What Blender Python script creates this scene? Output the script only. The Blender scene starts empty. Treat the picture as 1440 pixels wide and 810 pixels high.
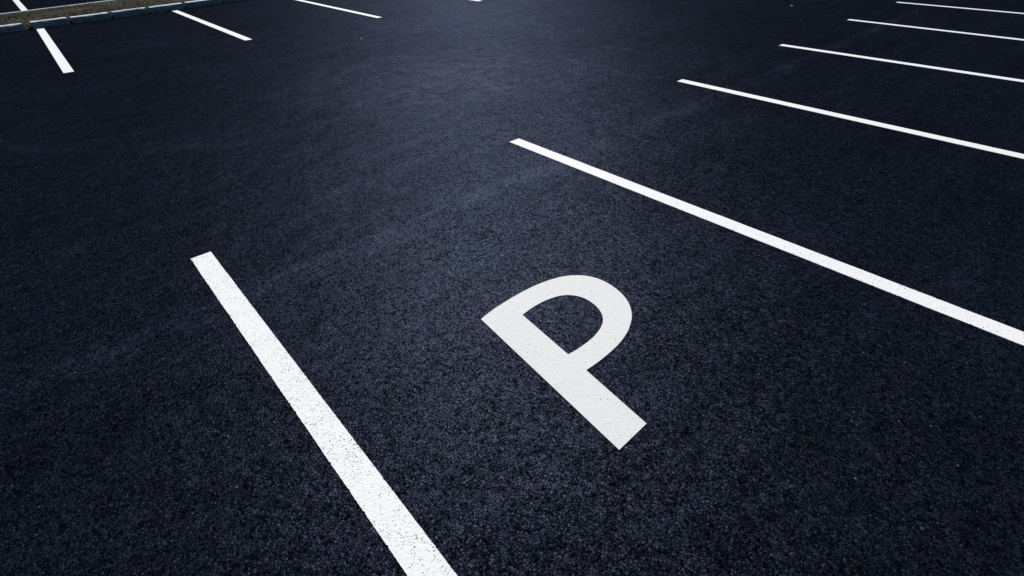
import bpy, bmesh, math, random
from mathutils import Matrix, Vector, noise
random.seed(7)
scn = bpy.context.scene
col = scn.collection
R = math.radians

# ------------------------------------------------------------------ helpers
def link(name, bm, mat, parent=None, smooth=False):
    me = bpy.data.meshes.new(name)
    bm.normal_update(); bm.to_mesh(me); bm.free()
    if smooth:
        for p in me.polygons: p.use_smooth = True
    o = bpy.data.objects.new(name, me); col.objects.link(o)
    if mat: me.materials.append(mat)
    if parent: o.parent = parent
    return o

def tag(o, label=None, cat=None, group=None, kind=None):
    if label: o['label'] = label
    if cat: o['category'] = cat
    if group: o['group'] = group
    if kind: o['kind'] = kind
    return o

class NT:
    def __init__(s, name):
        s.m = bpy.data.materials.new(name); s.m.use_nodes = True
        s.t = s.m.node_tree; s.t.nodes.clear()
        s.out = s.n('ShaderNodeOutputMaterial'); s.b = s.n('ShaderNodeBsdfPrincipled')
        s.l(s.b.outputs[0], s.out.inputs['Surface'])
        s.co = s.n('ShaderNodeNewGeometry').outputs['Position']
    def n(s, t, **k):
        x = s.t.nodes.new(t)
        for a, v in k.items(): setattr(x, a, v)
        return x
    def l(s, a, b): s.t.links.new(a, b)
    def setv(s, sock, v):
        if isinstance(v, bpy.types.NodeSocket): s.l(v, sock)
        else: sock.default_value = v
    def noise(s, scale, detail=3, rough=.55, vec=None, dist=0):
        x = s.n('ShaderNodeTexNoise'); s.l(vec or s.co, x.inputs['Vector'])
        x.inputs['Scale'].default_value = scale; x.inputs['Detail'].default_value = detail
        x.inputs['Roughness'].default_value = rough; x.inputs['Distortion'].default_value = dist
        return x.outputs['Fac']
    def vor(s, scale, feature='F1', rnd=1, vec=None):
        x = s.n('ShaderNodeTexVoronoi', feature=feature); s.l(vec or s.co, x.inputs['Vector'])
        x.inputs['Scale'].default_value = scale; x.inputs['Randomness'].default_value = rnd
        return x
    def mr(s, v, a, b, c=0., d=1., smooth=False):
        x = s.n('ShaderNodeMapRange'); s.setv(x.inputs[0], v)
        if smooth: x.interpolation_type = 'SMOOTHSTEP'
        for i, q in enumerate((a, b, c, d)): x.inputs[i+1].default_value = q
        return x.outputs[0]
    def ma(s, op, a, b=0., c=0.):
        x = s.n('ShaderNodeMath', operation=op)
        for i, q in enumerate((a, b, c)): s.setv(x.inputs[i], q)
        return x.outputs[0]
    def mix(s, f, a, b, mode='MIX'):
        x = s.n('ShaderNodeMix', data_type='RGBA', blend_type=mode)
        s.setv(x.inputs[0], f); s.setv(x.inputs[6], a); s.setv(x.inputs[7], b)
        return x.outputs[2]
    def scale(s, vec, v):
        x = s.n('ShaderNodeMapping'); s.l(vec, x.inputs['Vector']); x.inputs['Scale'].default_value = v
        return x.outputs[0]
    def xyz(s, vec):
        x = s.n('ShaderNodeSeparateXYZ'); s.l(vec, x.inputs[0]); return x.outputs
    def bump(s, h, dist, strength=1., prev=None):
        x = s.n('ShaderNodeBump'); s.l(h, x.inputs['Height'])
        x.inputs['Distance'].default_value = dist; x.inputs['Strength'].default_value = strength
        if prev: s.l(prev, x.inputs['Normal'])
        return x.outputs[0]

def c4(*c): return (*c, 1.)

def grain(t):
    """height field of rolled asphalt: rounded stones of two sizes with binder pits between them"""
    wv = t.n('ShaderNodeVectorMath', operation='MULTIPLY_ADD')
    nz = t.n('ShaderNodeTexNoise'); t.l(t.co, nz.inputs['Vector']); nz.inputs['Scale'].default_value = 70
    t.l(nz.outputs['Color'], wv.inputs[0]); wv.inputs[1].default_value = (.005,)*3; t.l(t.co, wv.inputs[2])
    co = wv.outputs[0]
    v1 = t.vor(100, vec=co); v2 = t.vor(205, vec=co)
    h1 = t.mr(v1.outputs['Distance'], .35, .8, 1, 0, True)   # flat-topped, rolled stones
    h2 = t.mr(v2.outputs['Distance'], .35, .75, 1, 0, True)
    r1 = t.xyz(v1.outputs['Color']); r2 = t.xyz(v2.outputs['Color'])
    tall = t.mr(r1[0], 0, 1, .6, 1.)
    clus = t.mr(t.noise(5.5, 4, .7), .35, .65, .02, .16)       # pockets come in clusters
    hole1 = t.ma('MULTIPLY', t.ma('LESS_THAN', r1[2], clus), t.mr(v1.outputs['Distance'], .42, .62, 1, 0))
    pit = t.ma('MAXIMUM', hole1, t.ma('MULTIPLY', t.mr(t.noise(62, 4, .7, vec=co), .60, .66), .9))   # open pockets in the binder
    vp = t.vor(40, vec=co); rp = t.xyz(vp.outputs['Color'])
    hole2 = t.ma('MULTIPLY', t.ma('LESS_THAN', rp[0], t.ma('MULTIPLY', clus, 1.1)), t.mr(vp.outputs['Distance'], .18, .40, 1, 0))
    hole2 = t.ma('MULTIPLY', hole2, t.mr(t.noise(120, 2), .42, .52))
    pit = t.ma('MAXIMUM', pit, hole2)
    h = t.ma('MULTIPLY', h1, tall)
    h = t.ma('ADD', h, t.ma('MULTIPLY', h2, .35))
    h = t.ma('SUBTRACT', h, t.ma('MULTIPLY', pit, .8))
    return h, v1, v2, r1, r2, pit

# ------------------------------------------------------------------ asphalt
def mat_asphalt():
    t = NT('asphalt')
    h, v1, v2, r1, r2, pit = grain(t)
    x, y, z = t.xyz(t.co)
    # stone-to-stone colour
    tone = t.ma('ADD', t.ma('MULTIPLY', t.ma('POWER', r1[1], 2.), .7), t.ma('MULTIPLY', t.ma('POWER', r2[1], 5.), .5))
    colr = t.mix(tone, c4(*AS_D), c4(*AS_L))
    colr = t.mix(t.ma('MULTIPLY', pit, .9), colr, c4(.0005, .0007, .0012))
    ve = t.vor(100, 'DISTANCE_TO_EDGE', vec=v1.inputs['Vector'].links[0].from_socket)
    gapw = t.mr(t.noise(26, 3, .75), .35, .65, .06, .27)
    edge = t.ma('SUBTRACT', 1., t.ma('SMOOTH_MAX', 0., t.ma('DIVIDE', ve.outputs['Distance'], gapw), .01)); edge = t.mr(edge, 0, .7)
    colr = t.mix(t.ma('MULTIPLY', edge, .85), colr, c4(.0004, .0006, .001))
    # middle sized mottling, roller marks along the bays and broad patches
    mott = t.mr(t.noise(40, 3, .8), .34, .66, .78, 1.22)
    mott2 = t.mr(t.noise(6.5, 6, .78), .3, .7, .72, 1.28)
    roll = t.mr(t.noise(1., 7, .72, vec=t.scale(t.co, (.45, 4.2, 1.))), .3, .7, .74, 1.28)
    big = t.mr(t.noise(.55, 4, .6, dist=.6), .3, .7, .84, 1.16)
    # paving joint running across the bay mouths and a few swept turning marks
    wob = t.ma('MULTIPLY', t.ma('SUBTRACT', t.noise(1.3, 3), .5), .22)
    d = t.ma('ABSOLUTE', t.ma('SUBTRACT', t.ma('ADD', y, wob), 2.50))
    joint = t.ma('MULTIPLY', t.mr(d, .0, .16, 1., 0., True), t.mr(t.noise(2.1, 4, .7), .40, .62))
    cx = t.ma('SUBTRACT', x, 2.1); cy = t.ma('SUBTRACT', y, 7.6)
    rad = t.ma('SQRT', t.ma('ADD', t.ma('MULTIPLY', cx, cx), t.ma('MULTIPLY', cy, cy)))
    arcs = None
    for rr, w in ((2.9, .13), (3.45, .07), (4.4, .12), (1.55, .1)):
        dd = t.ma('ABSOLUTE', t.ma('SUBTRACT', t.ma('ADD', rad, t.ma('MULTIPLY', wob, 1.4)), rr))
        a = t.mr(dd, 0, w, 1, 0, True); arcs = a if arcs is None else t.ma('MAXIMUM', arcs, a)
    arcs = t.ma('MULTIPLY', arcs, t.mr(t.noise(1.1, 5, .75), .48, .66))
    seam = t.mr(t.ma('ABSOLUTE', t.ma('SUBTRACT', t.ma('ADD', y, t.ma('MULTIPLY', wob, .25)), 2.56)), .006, .022, 1, 0, True)
    seam = t.ma('MULTIPLY', seam, t.mr(t.noise(3.5, 4, .7), .38, .6))
    drag = t.mr(t.noise(1., 5, .8, vec=t.scale(t.co, (.9, 9., 1.)), dist=.4), .56, .70)
    drag = t.ma('MULTIPLY', drag, t.mr(t.noise(.8, 3), .42, .62))
    scuff = t.ma('MAXIMUM', t.ma('MAXIMUM', joint, t.ma('MULTIPLY', seam, 1.3)), t.ma('MAXIMUM', t.ma('MULTIPLY', arcs, .6), t.ma('MULTIPLY', drag, .35)))
    mott = t.ma('MULTIPLY', mott, t.mr(t.noise(17, 4, .85), .32, .68, .70, 1.30))
    # a rubbed, dusty area in the aisle where cars turn in
    px = t.ma('SUBTRACT', x, 3.7); py = t.ma('SUBTRACT', y, 5.5)
    pr = t.ma('SQRT', t.ma('ADD', t.ma('MULTIPLY', px, px), t.ma('MULTIPLY', py, py)))
    rub = t.mr(t.ma('ADD', pr, t.ma('MULTIPLY', t.noise(1.4, 3), 1.4)), 1.0, 2.9, 1, 0, True)
    rub = t.ma('MULTIPLY', rub, t.mr(t.noise(2.6, 7, .85, dist=1.6), .47, .62))
    scuff = t.ma('MAXIMUM', scuff, t.ma('MULTIPLY', rub, .95))
    gain = t.ma('MULTIPLY', t.ma('MULTIPLY', mott, mott2), t.ma('MULTIPLY', roll, big))
    gain = t.ma('MULTIPLY', gain, t.ma('ADD', 1., t.ma('MULTIPLY', scuff, .95)))
    gv = t.n('ShaderNodeCombineXYZ')
    for i in range(3): t.l(gain, gv.inputs[i])
    colr = t.mix(1., colr, gv.outputs[0], 'MULTIPLY')
    # green-ish and violet-ish drift of the binder
    drift = t.noise(2.3, 3, .6)
    colr = t.mix(1., colr, t.mix(t.mr(drift, .35, .65), c4(1.12, .94, 1.04), c4(.88, 1.07, .97)), 'MULTIPLY')
    # rare pale chips
    v3 = t.vor(150); r3 = t.xyz(v3.outputs['Color'])
    chip = t.ma('MULTIPLY', t.mr(r3[0], .9945, .995), t.mr(v3.outputs['Distance'], .30, .40, 1, 0))
    v4 = t.vor(62); r4 = t.xyz(v4.outputs['Color'])
    chip2 = t.ma('MULTIPLY', t.mr(r4[0], .996, .9962), t.mr(v4.outputs['Distance'], .22, .30, 1, 0))
    chip = t.ma('MAXIMUM', chip, chip2)
    colr = t.mix(t.ma('MULTIPLY', chip, .8), colr, c4(.085, .09, .10))
    colr = t.mix(t.ma('MULTIPLY', rub, .6), colr, c4(.026, .021, .026))
    t.l(colr, t.b.inputs['Base Color'])
    rough = t.mr(t.ma('ADD', t.ma('MULTIPLY', r1[2], .6), t.ma('MULTIPLY', r2[2], .4)), .2, .8, *AS_R)
    t.b.inputs['Roughness'].default_value = .9
    t.b.inputs['Specular IOR Level'].default_value = 0
    gl = t.n('ShaderNodeBsdfGlossy', distribution='BECKMANN')
    t.l(rough, gl.inputs['Roughness'])
    gs = t.ma('MULTIPLY', t.mr(pit, 0, 1, 1, .06), t.mr(edge, 0, 1, 1, .1))
    gs = t.ma('MULTIPLY', gs, t.mr(tone, 0, 1, .7, 1.9))
    gs = t.ma('MULTIPLY', gs, gain)
    t.l(t.mix(gs, c4(0, 0, 0), c4(*AS_G)), gl.inputs['Color'])
    ad = t.n('ShaderNodeAddShader'); t.l(t.b.outputs[0], ad.inputs[0]); t.l(gl.outputs[0], ad.inputs[1])
    t.l(ad.outputs[0], t.out.inputs['Surface'])
    nb = t.bump(t.noise(3.2, 3, .5), .012)
    nb = t.bump(h, .0010, 1., nb)
    # every stone face sits at its own slight tilt
    def tilt(v, amt, base):
        a = t.n('ShaderNodeVectorMath', operation='SUBTRACT'); t.l(v.outputs['Color'], a.inputs[0]); a.inputs[1].default_value = (.5, .5, .5)
        b = t.n('ShaderNodeVectorMath', operation='MULTIPLY_ADD'); t.l(a.outputs[0], b.inputs[0])
        b.inputs[1].default_value = (amt, amt, 0); t.l(base, b.inputs[2]); return b.outputs[0]
    nb = tilt(v2, .08, tilt(v1, .17, nb))
    nn = t.n('ShaderNodeVectorMath', operation='NORMALIZE'); t.l(nb, nn.inputs[0]); nb = nn.outputs[0]
    t.l(nb, t.b.inputs['Normal']); t.l(nb, gl.inputs['Normal'])
    return t.m

AS_D, AS_L = (.0036, .0054, .0102), (.0125, .0175, .0290)
AS_R = (.40, .52)
AS_G = (.0074, .0093, .0147)
asphalt = mat_asphalt()

# ------------------------------------------------------------------ paint
def mat_paint(name, base, pits=.3, tex=.0012, speck=.3):
    t = NT(name)
    h, v1, v2, r1, r2, pit = grain(t)
    colr = t.mix(t.mr(t.noise(38, 4, .7), .3, .7), c4(*[b*.93 for b in base]), c4(*base))
    colr = t.mix(t.mr(t.noise(3.5, 4, .6), .35, .75, 0, .5), colr, c4(base[0]*.93, base[1]*.93, base[2]*.90))
    # pinholes where the binder pockets show through the film, thicker in patches
    v = t.vor(165); rv = t.xyz(v.outputs['Color'])
    dens = t.mr(t.noise(10, 4, .7, dist=.5), .42, .66, 1-.10*pits, 1-.85*pits)
    hole = t.ma('MULTIPLY', t.ma('GREATER_THAN', rv[0], dens), t.mr(v.outputs['Distance'], .2, .42, 1, 0))
    deep = t.mr(rv[1], 0, 1, .25, 1)
    hole = t.ma('MULTIPLY', hole, deep)
    vb = t.vor(92); rb = t.xyz(vb.outputs['Color'])
    dens2 = t.mr(t.noise(7, 3, .6, dist=.3), .46, .66, 1, 1-.55*pits)
    big = t.ma('MULTIPLY', t.ma('GREATER_THAN', rb[0], dens2), t.mr(vb.outputs['Distance'], .16, .34, 1, 0))
    hole = t.ma('MAXIMUM', hole, big); hole = t.ma('MINIMUM', t.ma('MULTIPLY', hole, 1.3), .95)
    colr = t.mix(hole, colr, c4(.03, .034, .045))
    fine = t.vor(330); fr = t.xyz(fine.outputs['Color'])
    f = t.ma('MULTIPLY', t.mr(fr[0], 1-speck*.3, 1), t.mr(fine.outputs['Distance'], .2, .5, 1, 0))
    colr = t.mix(t.ma('MULTIPLY', f, .45), colr, c4(.35, .36, .38))
    t.l(colr, t.b.inputs['Base Color'])
    t.b.inputs['Roughness'].default_value = .75
    t.b.inputs['Specular IOR Level'].default_value = .25
    hh = t.ma('SUBTRACT', h, t.ma('MULTIPLY', hole, .8))
    t.l(t.bump(hh, tex), t.b.inputs['Normal'])
    return t.m

paint_worn = mat_paint('road_paint_worn', (.80, .80, .80), 1., .0004, .4)
paint_line = mat_paint('road_paint', (.79, .79, .79), .34, .0005, .4)
paint_far = mat_paint('road_paint_dulled', (.76, .76, .77), .09, .0010, .3)
paint_letter = mat_paint('road_paint_letter', (.685, .685, .678), .07, .0004, .8)

# ------------------------------------------------------------------ ground
bm = bmesh.new()
s = 900
bmesh.ops.create_grid(bm, x_segments=8, y_segments=8, size=s)
tag(link('parking_lot', bm, asphalt), kind='structure')

# ------------------------------------------------------------------ markings
def slab(pts, z0, z1, bm=None):
    """pts: outline, counter-clockwise from above"""
    bm = bm or bmesh.new()
    top = [bm.verts.new((x, y, z1)) for x, y in pts]
    bot = [bm.verts.new((x, y, z0)) for x, y in pts]
    bm.faces.new(top)
    n = len(pts)
    for i in range(n):
        j = (i+1) % n
        bm.faces.new((top[i], bot[i], bot[j], top[j]))
    bmesh.ops.recalc_face_normals(bm, faces=bm.faces)
    return bm

ZP = .004
def stripe(x0, y0, x1, y1, w, mat, label, group, seed):
    rnd = random.Random(seed)
    d = Vector((x1-x0, y1-y0)); L = d.length; d /= L; n = Vector((-d.y, d.x))
    N = max(12, int(L/.008)); a, b = [], []
    for i in range(N+1):
        c = Vector((x0, y0)) + d*(L*i/N)
        wa = w/2 + .0014*noise.noise(Vector((i*.05, seed, 0))) + .0022*noise.noise(Vector((i*.8, seed, 3))) - (.003 if rnd.random() < .03 else 0)
        wb = w/2 + .0014*noise.noise(Vector((i*.05, seed, 9))) + .0022*noise.noise(Vector((i*.8, seed, 6))) - (.003 if rnd.random() < .03 else 0)
        a.append(c+n*wa); b.append(c-n*wb)
    bm = bmesh.new()
    ta = [bm.verts.new((p.x, p.y, ZP)) for p in a]; tb = [bm.verts.new((p.x, p.y, ZP)) for p in b]
    ga = [bm.verts.new((p.x, p.y, .0005)) for p in a]; gb = [bm.verts.new((p.x, p.y, .0005)) for p in b]
    for i in range(N):
        bm.faces.new((ta[i], ta[i+1], tb[i+1], tb[i]))
        bm.faces.new((ta[i], ga[i], ga[i+1], ta[i+1]))
        bm.faces.new((tb[i+1], gb[i+1], gb[i], tb[i]))
    bm.faces.new((ta[0], tb[0], gb[0], ga[0])); bm.faces.new((tb[N], ta[N], ga[N], gb[N]))
    bmesh.ops.recalc_face_normals(bm, faces=bm.faces)
    o = link('bay_line', bm, mat)
    o.data.transform(Matrix.Translation((-x0, -y0, 0))); o.location = (x0, y0, 0)
    return tag(o, label, 'painted line', group)

GR = 'white bay lines beside the painted letter'
GL = 'short white bay lines against the kerbed island'
stripe(.2215, 3.105, .2205, -1.95, .114, paint_worn, 'worn white bay line with dark pitting, left of the letter P', GR, 1)
stripe(2.822, 3.125, 2.835, -1.95, .114, paint_line, 'long white bay line immediately right of the letter P', GR, 2)
stripe(5.455, 3.125, 5.405, -1.95, .114, paint_line, 'white bay line directly behind the long one right of the letter P', GR, 3)
stripe(8.01, 3.095, 7.98, -1.95, .112, paint_line, 'third white bay line from the top right corner', GR, 4)
stripe(10.65, 3.12, 10.42, -1.95, .112, paint_far, 'thin white bay line, second from the top right corner', GR, 5)
stripe(13.19, 3.11, 12.98, -1.95, .112, paint_far, 'farthest thin greyish bay line in the top right corner', GR, 6)
stripe(.226, 9.22, .267, 13.78, .118, paint_line, 'short white bay line on the near side of the kerb, leftmost', GL, 7)
stripe(2.711, 9.53, 2.685, 14.12, .118, paint_line, 'short white bay line second from the left along the kerb', GL, 8)
stripe(5.285, 9.72, 5.23, 14.36, .112, paint_line, 'white bay line cut by the top edge, left of centre', GL, 9)
stripe(7.95, 9.86, 7.91, 14.5, .112, paint_line, 'white bay line showing only its tip at top centre', GL, 10)
stripe(.245, 16.43, .20, 20.9, .118, paint_far, 'white bay line beyond the planted island at top left', GL, 11)

# letter P
OUTER = [[1.0868, 1.476], [1.1784, 1.4902], [1.2842, 1.4942], [1.392, 1.4933], [1.5059, 1.4806], [1.5996, 1.4564], [1.6625, 1.4275], [1.7122, 1.3887], [1.7489, 1.3424], [1.7714, 1.2862], [1.7771, 1.2173], [1.7644, 1.1355], [1.7354, 1.0657], [1.697, 1.0137], [1.6506, 0.9717], [1.6121, 0.9482], [1.5497, 0.9191], [1.4763, 0.8987], [1.398, 0.8887], [1.3251, 0.8856], [1.261, 0.8868], [1.2096, 0.8901]]
INNER = [[1.2595, 1.3557], [1.3243, 1.3621], [1.4053, 1.3595], [1.4802, 1.343], [1.5241, 1.322], [1.5532, 1.2963], [1.5803, 1.2523], [1.5888, 1.1993], [1.5798, 1.1381], [1.5572, 1.0882], [1.5251, 1.0527], [1.4854, 1.0291], [1.4275, 1.0109], [1.3645, 1.003], [1.2918, 1.003], [1.2481, 1.0065], [1.2231, 1.0112]]
STEM = [[0.9945, 0.5402], [1.1683, 0.5405]]
def catmull(P, n):
    """n points evenly spaced along a smooth curve through P"""
    P = [Vector(p) for p in P]; Q = [2*P[0]-P[1]] + P + [2*P[-1]-P[-2]]; D = []
    for i in range(1, len(Q)-2):
        for k in range(16):
            u = k/16; a, b, c, d = Q[i-1:i+3]
            D.append(.5*((2*b)+(c-a)*u+(2*a-5*b+4*c-d)*u*u+(3*b-a-3*c+d)*u**3))
    D.append(P[-1])
    for _ in range(30):   # take the tracing jitter out of the curve
        D = [D[0]] + [(D[i-1]+D[i]*2+D[i+1])/4 for i in range(1, len(D)-1)] + [D[-1]]
    L = [0]
    for i in range(1, len(D)): L.append(L[-1]+(D[i]-D[i-1]).length)
    out = []; j = 0
    for k in range(n):
        s_ = L[-1]*k/(n-1)
        while j < len(L)-2 and L[j+1] < s_: j += 1
        f = (s_-L[j])/max(L[j+1]-L[j], 1e-9); out.append(D[j].lerp(D[j+1], min(max(f, 0), 1)))
    return out
bm = bmesh.new()
n = 90
O = catmull(OUTER, n); I = catmull(INNER, n)
Z = .0045
vt = lambda p: bm.verts.new((p[0], p[1], Z))
vo = [vt(p) for p in O]; vi = [vt(p) for p in I]; s0, s1 = vt(STEM[0]), vt(STEM[1])
for i in range(n-1): bm.faces.new((vo[i], vo[i+1], vi[i+1], vi[i]))
bm.faces.new((vo[0], vi[0], vi[-1], s0)); bm.faces.new((s0, vi[-1], vo[-1], s1))
bmesh.ops.recalc_face_normals(bm, faces=bm.faces)
if sum(f.normal.z for f in bm.faces) < 0: bmesh.ops.reverse_faces(bm, faces=bm.faces)
be = [e for e in bm.edges if e.is_boundary]
ex = bmesh.ops.extrude_edge_only(bm, edges=be)
for v in [g for g in ex['geom'] if isinstance(g, bmesh.types.BMVert)]: v.co.z = .0004
bmesh.ops.recalc_face_normals(bm, faces=bm.faces)
pl = link('painted_letter', bm, paint_letter)
pl.data.transform(Matrix.Translation((-1.1, -1., 0))); pl.location = (1.1, 1., 0)
tag(pl, 'large off-white letter P painted on the asphalt between two bay lines', 'letter')

# ------------------------------------------------------------------ island
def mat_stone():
    t = NT('granite_kerb')  # blue-grey granite, with shade on the upright faces darkened into its colour
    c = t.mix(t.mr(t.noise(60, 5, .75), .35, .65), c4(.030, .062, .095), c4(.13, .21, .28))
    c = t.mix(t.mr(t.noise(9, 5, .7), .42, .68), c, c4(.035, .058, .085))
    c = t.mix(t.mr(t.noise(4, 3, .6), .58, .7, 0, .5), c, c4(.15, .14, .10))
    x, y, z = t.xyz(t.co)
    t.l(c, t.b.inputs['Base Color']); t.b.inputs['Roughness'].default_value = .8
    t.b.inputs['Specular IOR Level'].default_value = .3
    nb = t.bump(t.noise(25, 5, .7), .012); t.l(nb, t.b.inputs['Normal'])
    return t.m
def mat_lit_top():
    t = NT('granite_lit_top')  # same granite painted paler, sunlight on the kerb tops put into the colour
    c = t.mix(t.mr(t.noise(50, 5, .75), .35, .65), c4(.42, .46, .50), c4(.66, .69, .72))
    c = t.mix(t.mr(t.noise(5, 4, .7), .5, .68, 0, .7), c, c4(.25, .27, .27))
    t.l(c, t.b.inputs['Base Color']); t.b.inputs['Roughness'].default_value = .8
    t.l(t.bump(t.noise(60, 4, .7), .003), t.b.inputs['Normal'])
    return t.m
def mat_concrete():
    t = NT('concrete_kerb')
    c = t.mix(t.mr(t.noise(30, 5, .7), .3, .7), c4(.42, .42, .42), c4(.60, .60, .60))
    t.l(c, t.b.inputs['Base Color']); t.b.inputs['Roughness'].default_value = .85
    t.l(t.bump(t.noise(80, 4, .7), .004), t.b.inputs['Normal'])
    return t.m
def mat_soil():
    t = NT('dry_mulch')
    c = t.mix(t.mr(t.noise(18, 6, .75), .35, .65), c4(.006, .0055, .003), c4(.044, .037, .014))
    c = t.mix(t.mr(t.noise(2.2, 4, .6), .45, .62), c, c4(.020, .024, .009))
    t.l(c, t.b.inputs['Base Color']); t.b.inputs['Roughness'].default_value = .95
    t.b.inputs['Specular IOR Level'].default_value = .1
    t.l(t.bump(t.noise(40, 5, .8), .03), t.b.inputs['Normal'])
    return t.m
lit_top = mat_lit_top()
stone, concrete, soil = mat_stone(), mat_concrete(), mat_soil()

def yf(x): return 13.80 + .155*x + (-.05 if x < .3 else 0)*0     # front foot of the kerb
def yb(x): return 16.08 + .24*x                                  # back edge of the island
KH = .112

joints = [-2.62, -1.88, -1.15, -.62, .115, .794, 1.514, 2.217, 2.96, 3.80, 4.52, 5.27, 6.0, 6.75, 7.5]
labels = {
 3: 'granite kerb stone cut by the left edge of the photo',
 4: 'granite kerb stone behind the leftmost short bay line',
 5: 'granite kerb stone just right of the leftmost short bay line',
 6: 'granite kerb stone midway along the planted island',
 7: 'granite kerb stone left of the second short bay line, after the slanted joint',
 8: 'granite kerb stone at the head of the second short bay line',
 9: 'last granite kerb stone at the top edge of the photo'}
for k in range(len(joints)-1):
    rnd = random.Random(100+k)
    gap = .022 if k != 3 else .05
    a = joints[k] + (gap if k != 4 else .06); b = joints[k+1] - gap
    Lk = b-a; D = .11
    bm = bmesh.new()
    nx, ny, nz = 22, 4, 5
    grid = {}
    def P(i, j, kk):
        if (i, j, kk) in grid: return grid[(i, j, kk)]
        u, v, w = i/nx, j/ny, kk/nz
        x, y, z = u*Lk, v*D, w*KH-.02*(1-w)
        if w < 1:    # split rock face, bulging and chipped
            amp = .016*(1-abs(2*w-1)**2*.5)
            y += (-amp if j == 0 else amp*.4 if j == ny else 0)*(.6+.9*noise.noise(Vector((x*6+k*7, z*14, v))))
        else:
            z += .004*noise.noise(Vector((x*9, y*9, k)))
        if j == 0 and kk == nz: y += .010; z -= .006
        if i in (0, nx): x += (.01 if i == 0 else -.01)*(w**2) + .006*noise.noise(Vector((z*30, y*30, k)))
        grid[(i, j, kk)] = bm.verts.new((x, y, z)); return grid[(i, j, kk)]
    q = lambda *c: bm.faces.new([P(*x) for x in c])
    for i in range(nx):
        for kk in range(nz):
            q((i,0,kk),(i+1,0,kk),(i+1,0,kk+1),(i,0,kk+1)); q((i+1,ny,kk),(i,ny,kk),(i,ny,kk+1),(i+1,ny,kk+1))
        for j in range(ny): q((i,j,nz),(i+1,j,nz),(i+1,j+1,nz),(i,j+1,nz))
    for j in range(ny):
        for kk in range(nz):
            q((0,j+1,kk),(0,j,kk),(0,j,kk+1),(0,j+1,kk+1)); q((nx,j,kk),(nx,j+1,kk),(nx,j+1,kk+1),(nx,j,kk+1))
    bm.normal_update()
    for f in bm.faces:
        f.material_index = 1 if f.normal.z > .8 else 0  # upward faces take the painted sunlit copy, the rest the darker one
    o = link('kerb_stone', bm, stone, smooth=False); o.data.materials.append(lit_top)
    o.location = (a, yf(a)+rnd.uniform(-.012, .012), rnd.uniform(-.006, .006))
    o.rotation_euler = (R(rnd.uniform(-1.5, 1.5)), 0, math.atan(.155)+R(rnd.uniform(-.8, .8)))
    lab = labels.get(k) or ('granite kerb stone past the left edge of the photo' if k < 3 else 'granite kerb stone past the top edge of the photo')
    tag(o, lab, 'kerb stone', 'rough granite kerb stones along the planted island')

# back kerb: one low concrete edging
pts = []
bm = bmesh.new()
X0, X1, N = -3., 8., 110
prof = [(-.05, .0), (-.05, .075), (-.04, .088), (.045, .088), (.055, .078), (.055, 0)]
rows = []
for i in range(N+1):
    x = X0+(X1-X0)*i/N; w = .006*noise.noise(Vector((x*1.3, 3, 0)))
    rows.append([bm.verts.new((x, yb(x)+dy+w, z)) for dy, z in prof])
for i in range(N):
    for j in range(len(prof)-1):
        bm.faces.new((rows[i][j], rows[i+1][j], rows[i+1][j+1], rows[i][j+1]))
bm.faces.new(rows[0]); bm.faces.new(rows[-1][::-1])
bmesh.ops.recalc_face_normals(bm, faces=bm.faces)
tag(link('concrete_kerb', bm, concrete), 'thin pale concrete kerb along the far side of the planted island', 'kerb')

# planting bed
bm = bmesh.new()
NX, NY = 260, 56
def bed(x, v):
    y = yf(x)+.03 + (yb(x)-.055-yf(x)-.03)*v
    z = .058 + .035*math.sin(math.pi*v) + .020*noise.noise(Vector((x*3, y*3, 0))) + .014*noise.noise(Vector((x*13, y*13, 4)))
    if v < .06: z = .008 + (z-.008)*(v/.06)
    return Vector((x, y, z))
g = [[bm.verts.new(bed(X0+(X1-X0)*i/NX, j/NY)) for j in range(NY+1)] for i in range(NX+1)]
for i in range(NX):
    for j in range(NY): bm.faces.new((g[i][j], g[i+1][j], g[i+1][j+1], g[i][j+1]))
tag(link('planting_bed', bm, soil, smooth=True), kind='structure')

# sparse dry grass and fallen leaves on the bed
def mat_flat(name, a, b, sc):
    t = NT(name); t.l(t.mix(t.mr(t.noise(sc, 3), .35, .65), c4(*a), c4(*b)), t.b.inputs['Base Color'])
    t.b.inputs['Roughness'].default_value = .8; t.b.inputs['Specular IOR Level'].default_value = .2
    return t.m
grass_m = mat_flat('dry_grass', (.028, .034, .006), (.085, .068, .018), 3)
leaf_m = mat_flat('dead_leaf', (.050, .022, .012), (.09, .06, .04), 9)
bm = bmesh.new()
for _ in range(9000):
    x = random.uniform(-1.6, 6.2); v = random.uniform(.05, .97)
    if noise.noise(Vector((x*1.1, v*2.6, 2))) < random.uniform(-.25, .35): continue
    p = bed(x, v); a = random.uniform(0, 6.28); h = random.uniform(.02, .06); w = random.uniform(.002, .004)
    t_ = Vector((math.cos(a), math.sin(a), 0)); sd = Vector((-t_.y, t_.x, 0))*w; ln = t_*random.uniform(.01, .05)
    b0, b1 = bm.verts.new(p-sd), bm.verts.new(p+sd)
    m0, m1 = bm.verts.new(p+ln*.4-sd*.8+Vector((0, 0, h*.6))), bm.verts.new(p+ln*.4+sd*.8+Vector((0, 0, h*.6)))
    tp = bm.verts.new(p+ln+Vector((0, 0, h)))
    bm.faces.new((b0, b1, m1, m0)); bm.faces.new((m0, m1, tp))
tag(link('grass', bm, grass_m), 'sparse olive and straw coloured grass on the planted island', 'grass', kind='stuff')
bm = bmesh.new()
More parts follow.
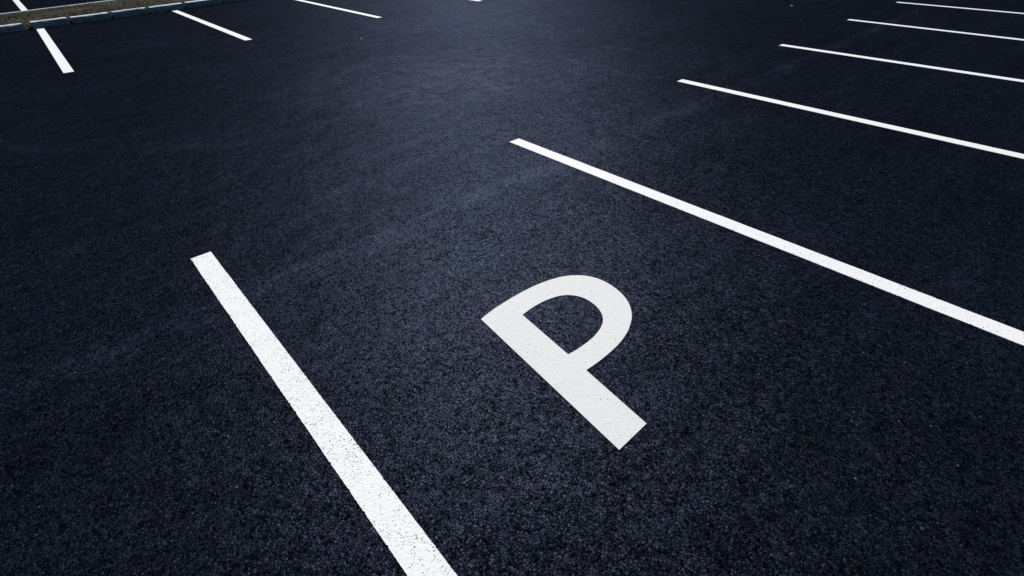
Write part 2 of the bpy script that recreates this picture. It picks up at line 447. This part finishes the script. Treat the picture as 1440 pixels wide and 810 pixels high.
for _ in range(900):
    x = random.uniform(-1.6, 6.2); v = random.uniform(.05, .97)
    p = bed(x, v)+Vector((0, 0, .006)); M_ = Matrix.Rotation(random.uniform(0, 6.28), 3, 'Z') @ Matrix.Rotation(random.uniform(-.6, .6), 3, 'X')
    l, w = random.uniform(.015, .04), random.uniform(.008, .018)
    vs = [bm.verts.new(p+M_@Vector(c)) for c in ((-l, 0, 0), (0, -w, .004), (l, 0, .006), (0, w, .004))]
    bm.faces.new(vs)
tag(link('leaf_litter', bm, leaf_m), 'reddish brown leaf litter scattered on the planted island', 'leaf litter', kind='stuff')

# loose pale pebbles lying on the open asphalt
peb_m = mat_flat('pebble', (.30, .30, .31), (.45, .45, .46), 80)
for i, (x, y, r, lab) in enumerate((
    (11.44, 4.43, .022, 'small pale pebble on open asphalt, near the far bay lines at top right'),
    (7.35, 9.88, .020, 'small pale pebble beside the tip of the bay line at top centre'),
    (4.04, 8.16, .016, 'small pale pebble below the bay line left of top centre'))):
    bm = bmesh.new(); bmesh.ops.create_icosphere(bm, subdivisions=2, radius=r)
    for v in bm.verts:
        v.co *= 1+.25*noise.noise(v.co*60+Vector((i*5, 0, 0))); v.co.z *= .55; v.co.x *= 1.4
    o = link('pebble', bm, peb_m, smooth=True); o.location = (x, y, r*.45); o.rotation_euler.z = i*1.3+.7
    tag(o, lab, 'pebble', 'loose pebbles on the open asphalt')

# ------------------------------------------------------------------ light
fw = Vector((0.5210346728481298, 0.5917014419857167, -0.6151522358262758))
rt = Vector((0.7398973170927204, -0.6724197177245714, -0.020091872071524897))
up = rt.cross(fw)
SUN_AZ, SUN_EL = 38.5, 36.      # azimuth clockwise from +Y; view axis is at 41.4
w = bpy.data.worlds.new('World'); scn.world = w; w.use_nodes = True
nt = w.node_tree; nt.nodes.clear()
sky = nt.nodes.new('ShaderNodeTexSky'); sky.sky_type = 'NISHITA'; sky.sun_disc = False
sky.sun_elevation = R(SUN_EL); sky.sun_rotation = R(SUN_AZ)
bg = nt.nodes.new('ShaderNodeBackground'); bg.inputs[1].default_value = .05
wo = nt.nodes.new('ShaderNodeOutputWorld')
nt.links.new(sky.outputs[0], bg.inputs[0]); nt.links.new(bg.outputs[0], wo.inputs[0])
ld = bpy.data.lights.new('sun', 'SUN'); ld.energy = 3.5; ld.angle = R(.53); ld.color = (1., .97, .93)
lo = bpy.data.objects.new('sun', ld); col.objects.link(lo)
sd = Vector((math.sin(R(SUN_AZ))*math.cos(R(SUN_EL)), math.cos(R(SUN_AZ))*math.cos(R(SUN_EL)), math.sin(R(SUN_EL))))
lo.rotation_euler = sd.to_track_quat('Z', 'Y').to_euler(); lo.location = (0, 0, 20)

# ------------------------------------------------------------------ camera
cd = bpy.data.cameras.new('camera'); cam = bpy.data.objects.new('camera', cd); col.objects.link(cam)
cd.sensor_width = 36; cd.lens = 682.24/1440*36; cd.clip_end = 3000; cd.clip_start = .05
M = Matrix((rt, up, -fw)).transposed().to_4x4(); M.translation = (0, 0, 1.6217)
cam.matrix_world = M
scn.camera = cam
vs = scn.view_settings; vs.view_transform = 'Standard'; vs.look = 'None'; vs.gamma = 1; vs.use_curve_mapping = False
vs.exposure = .62
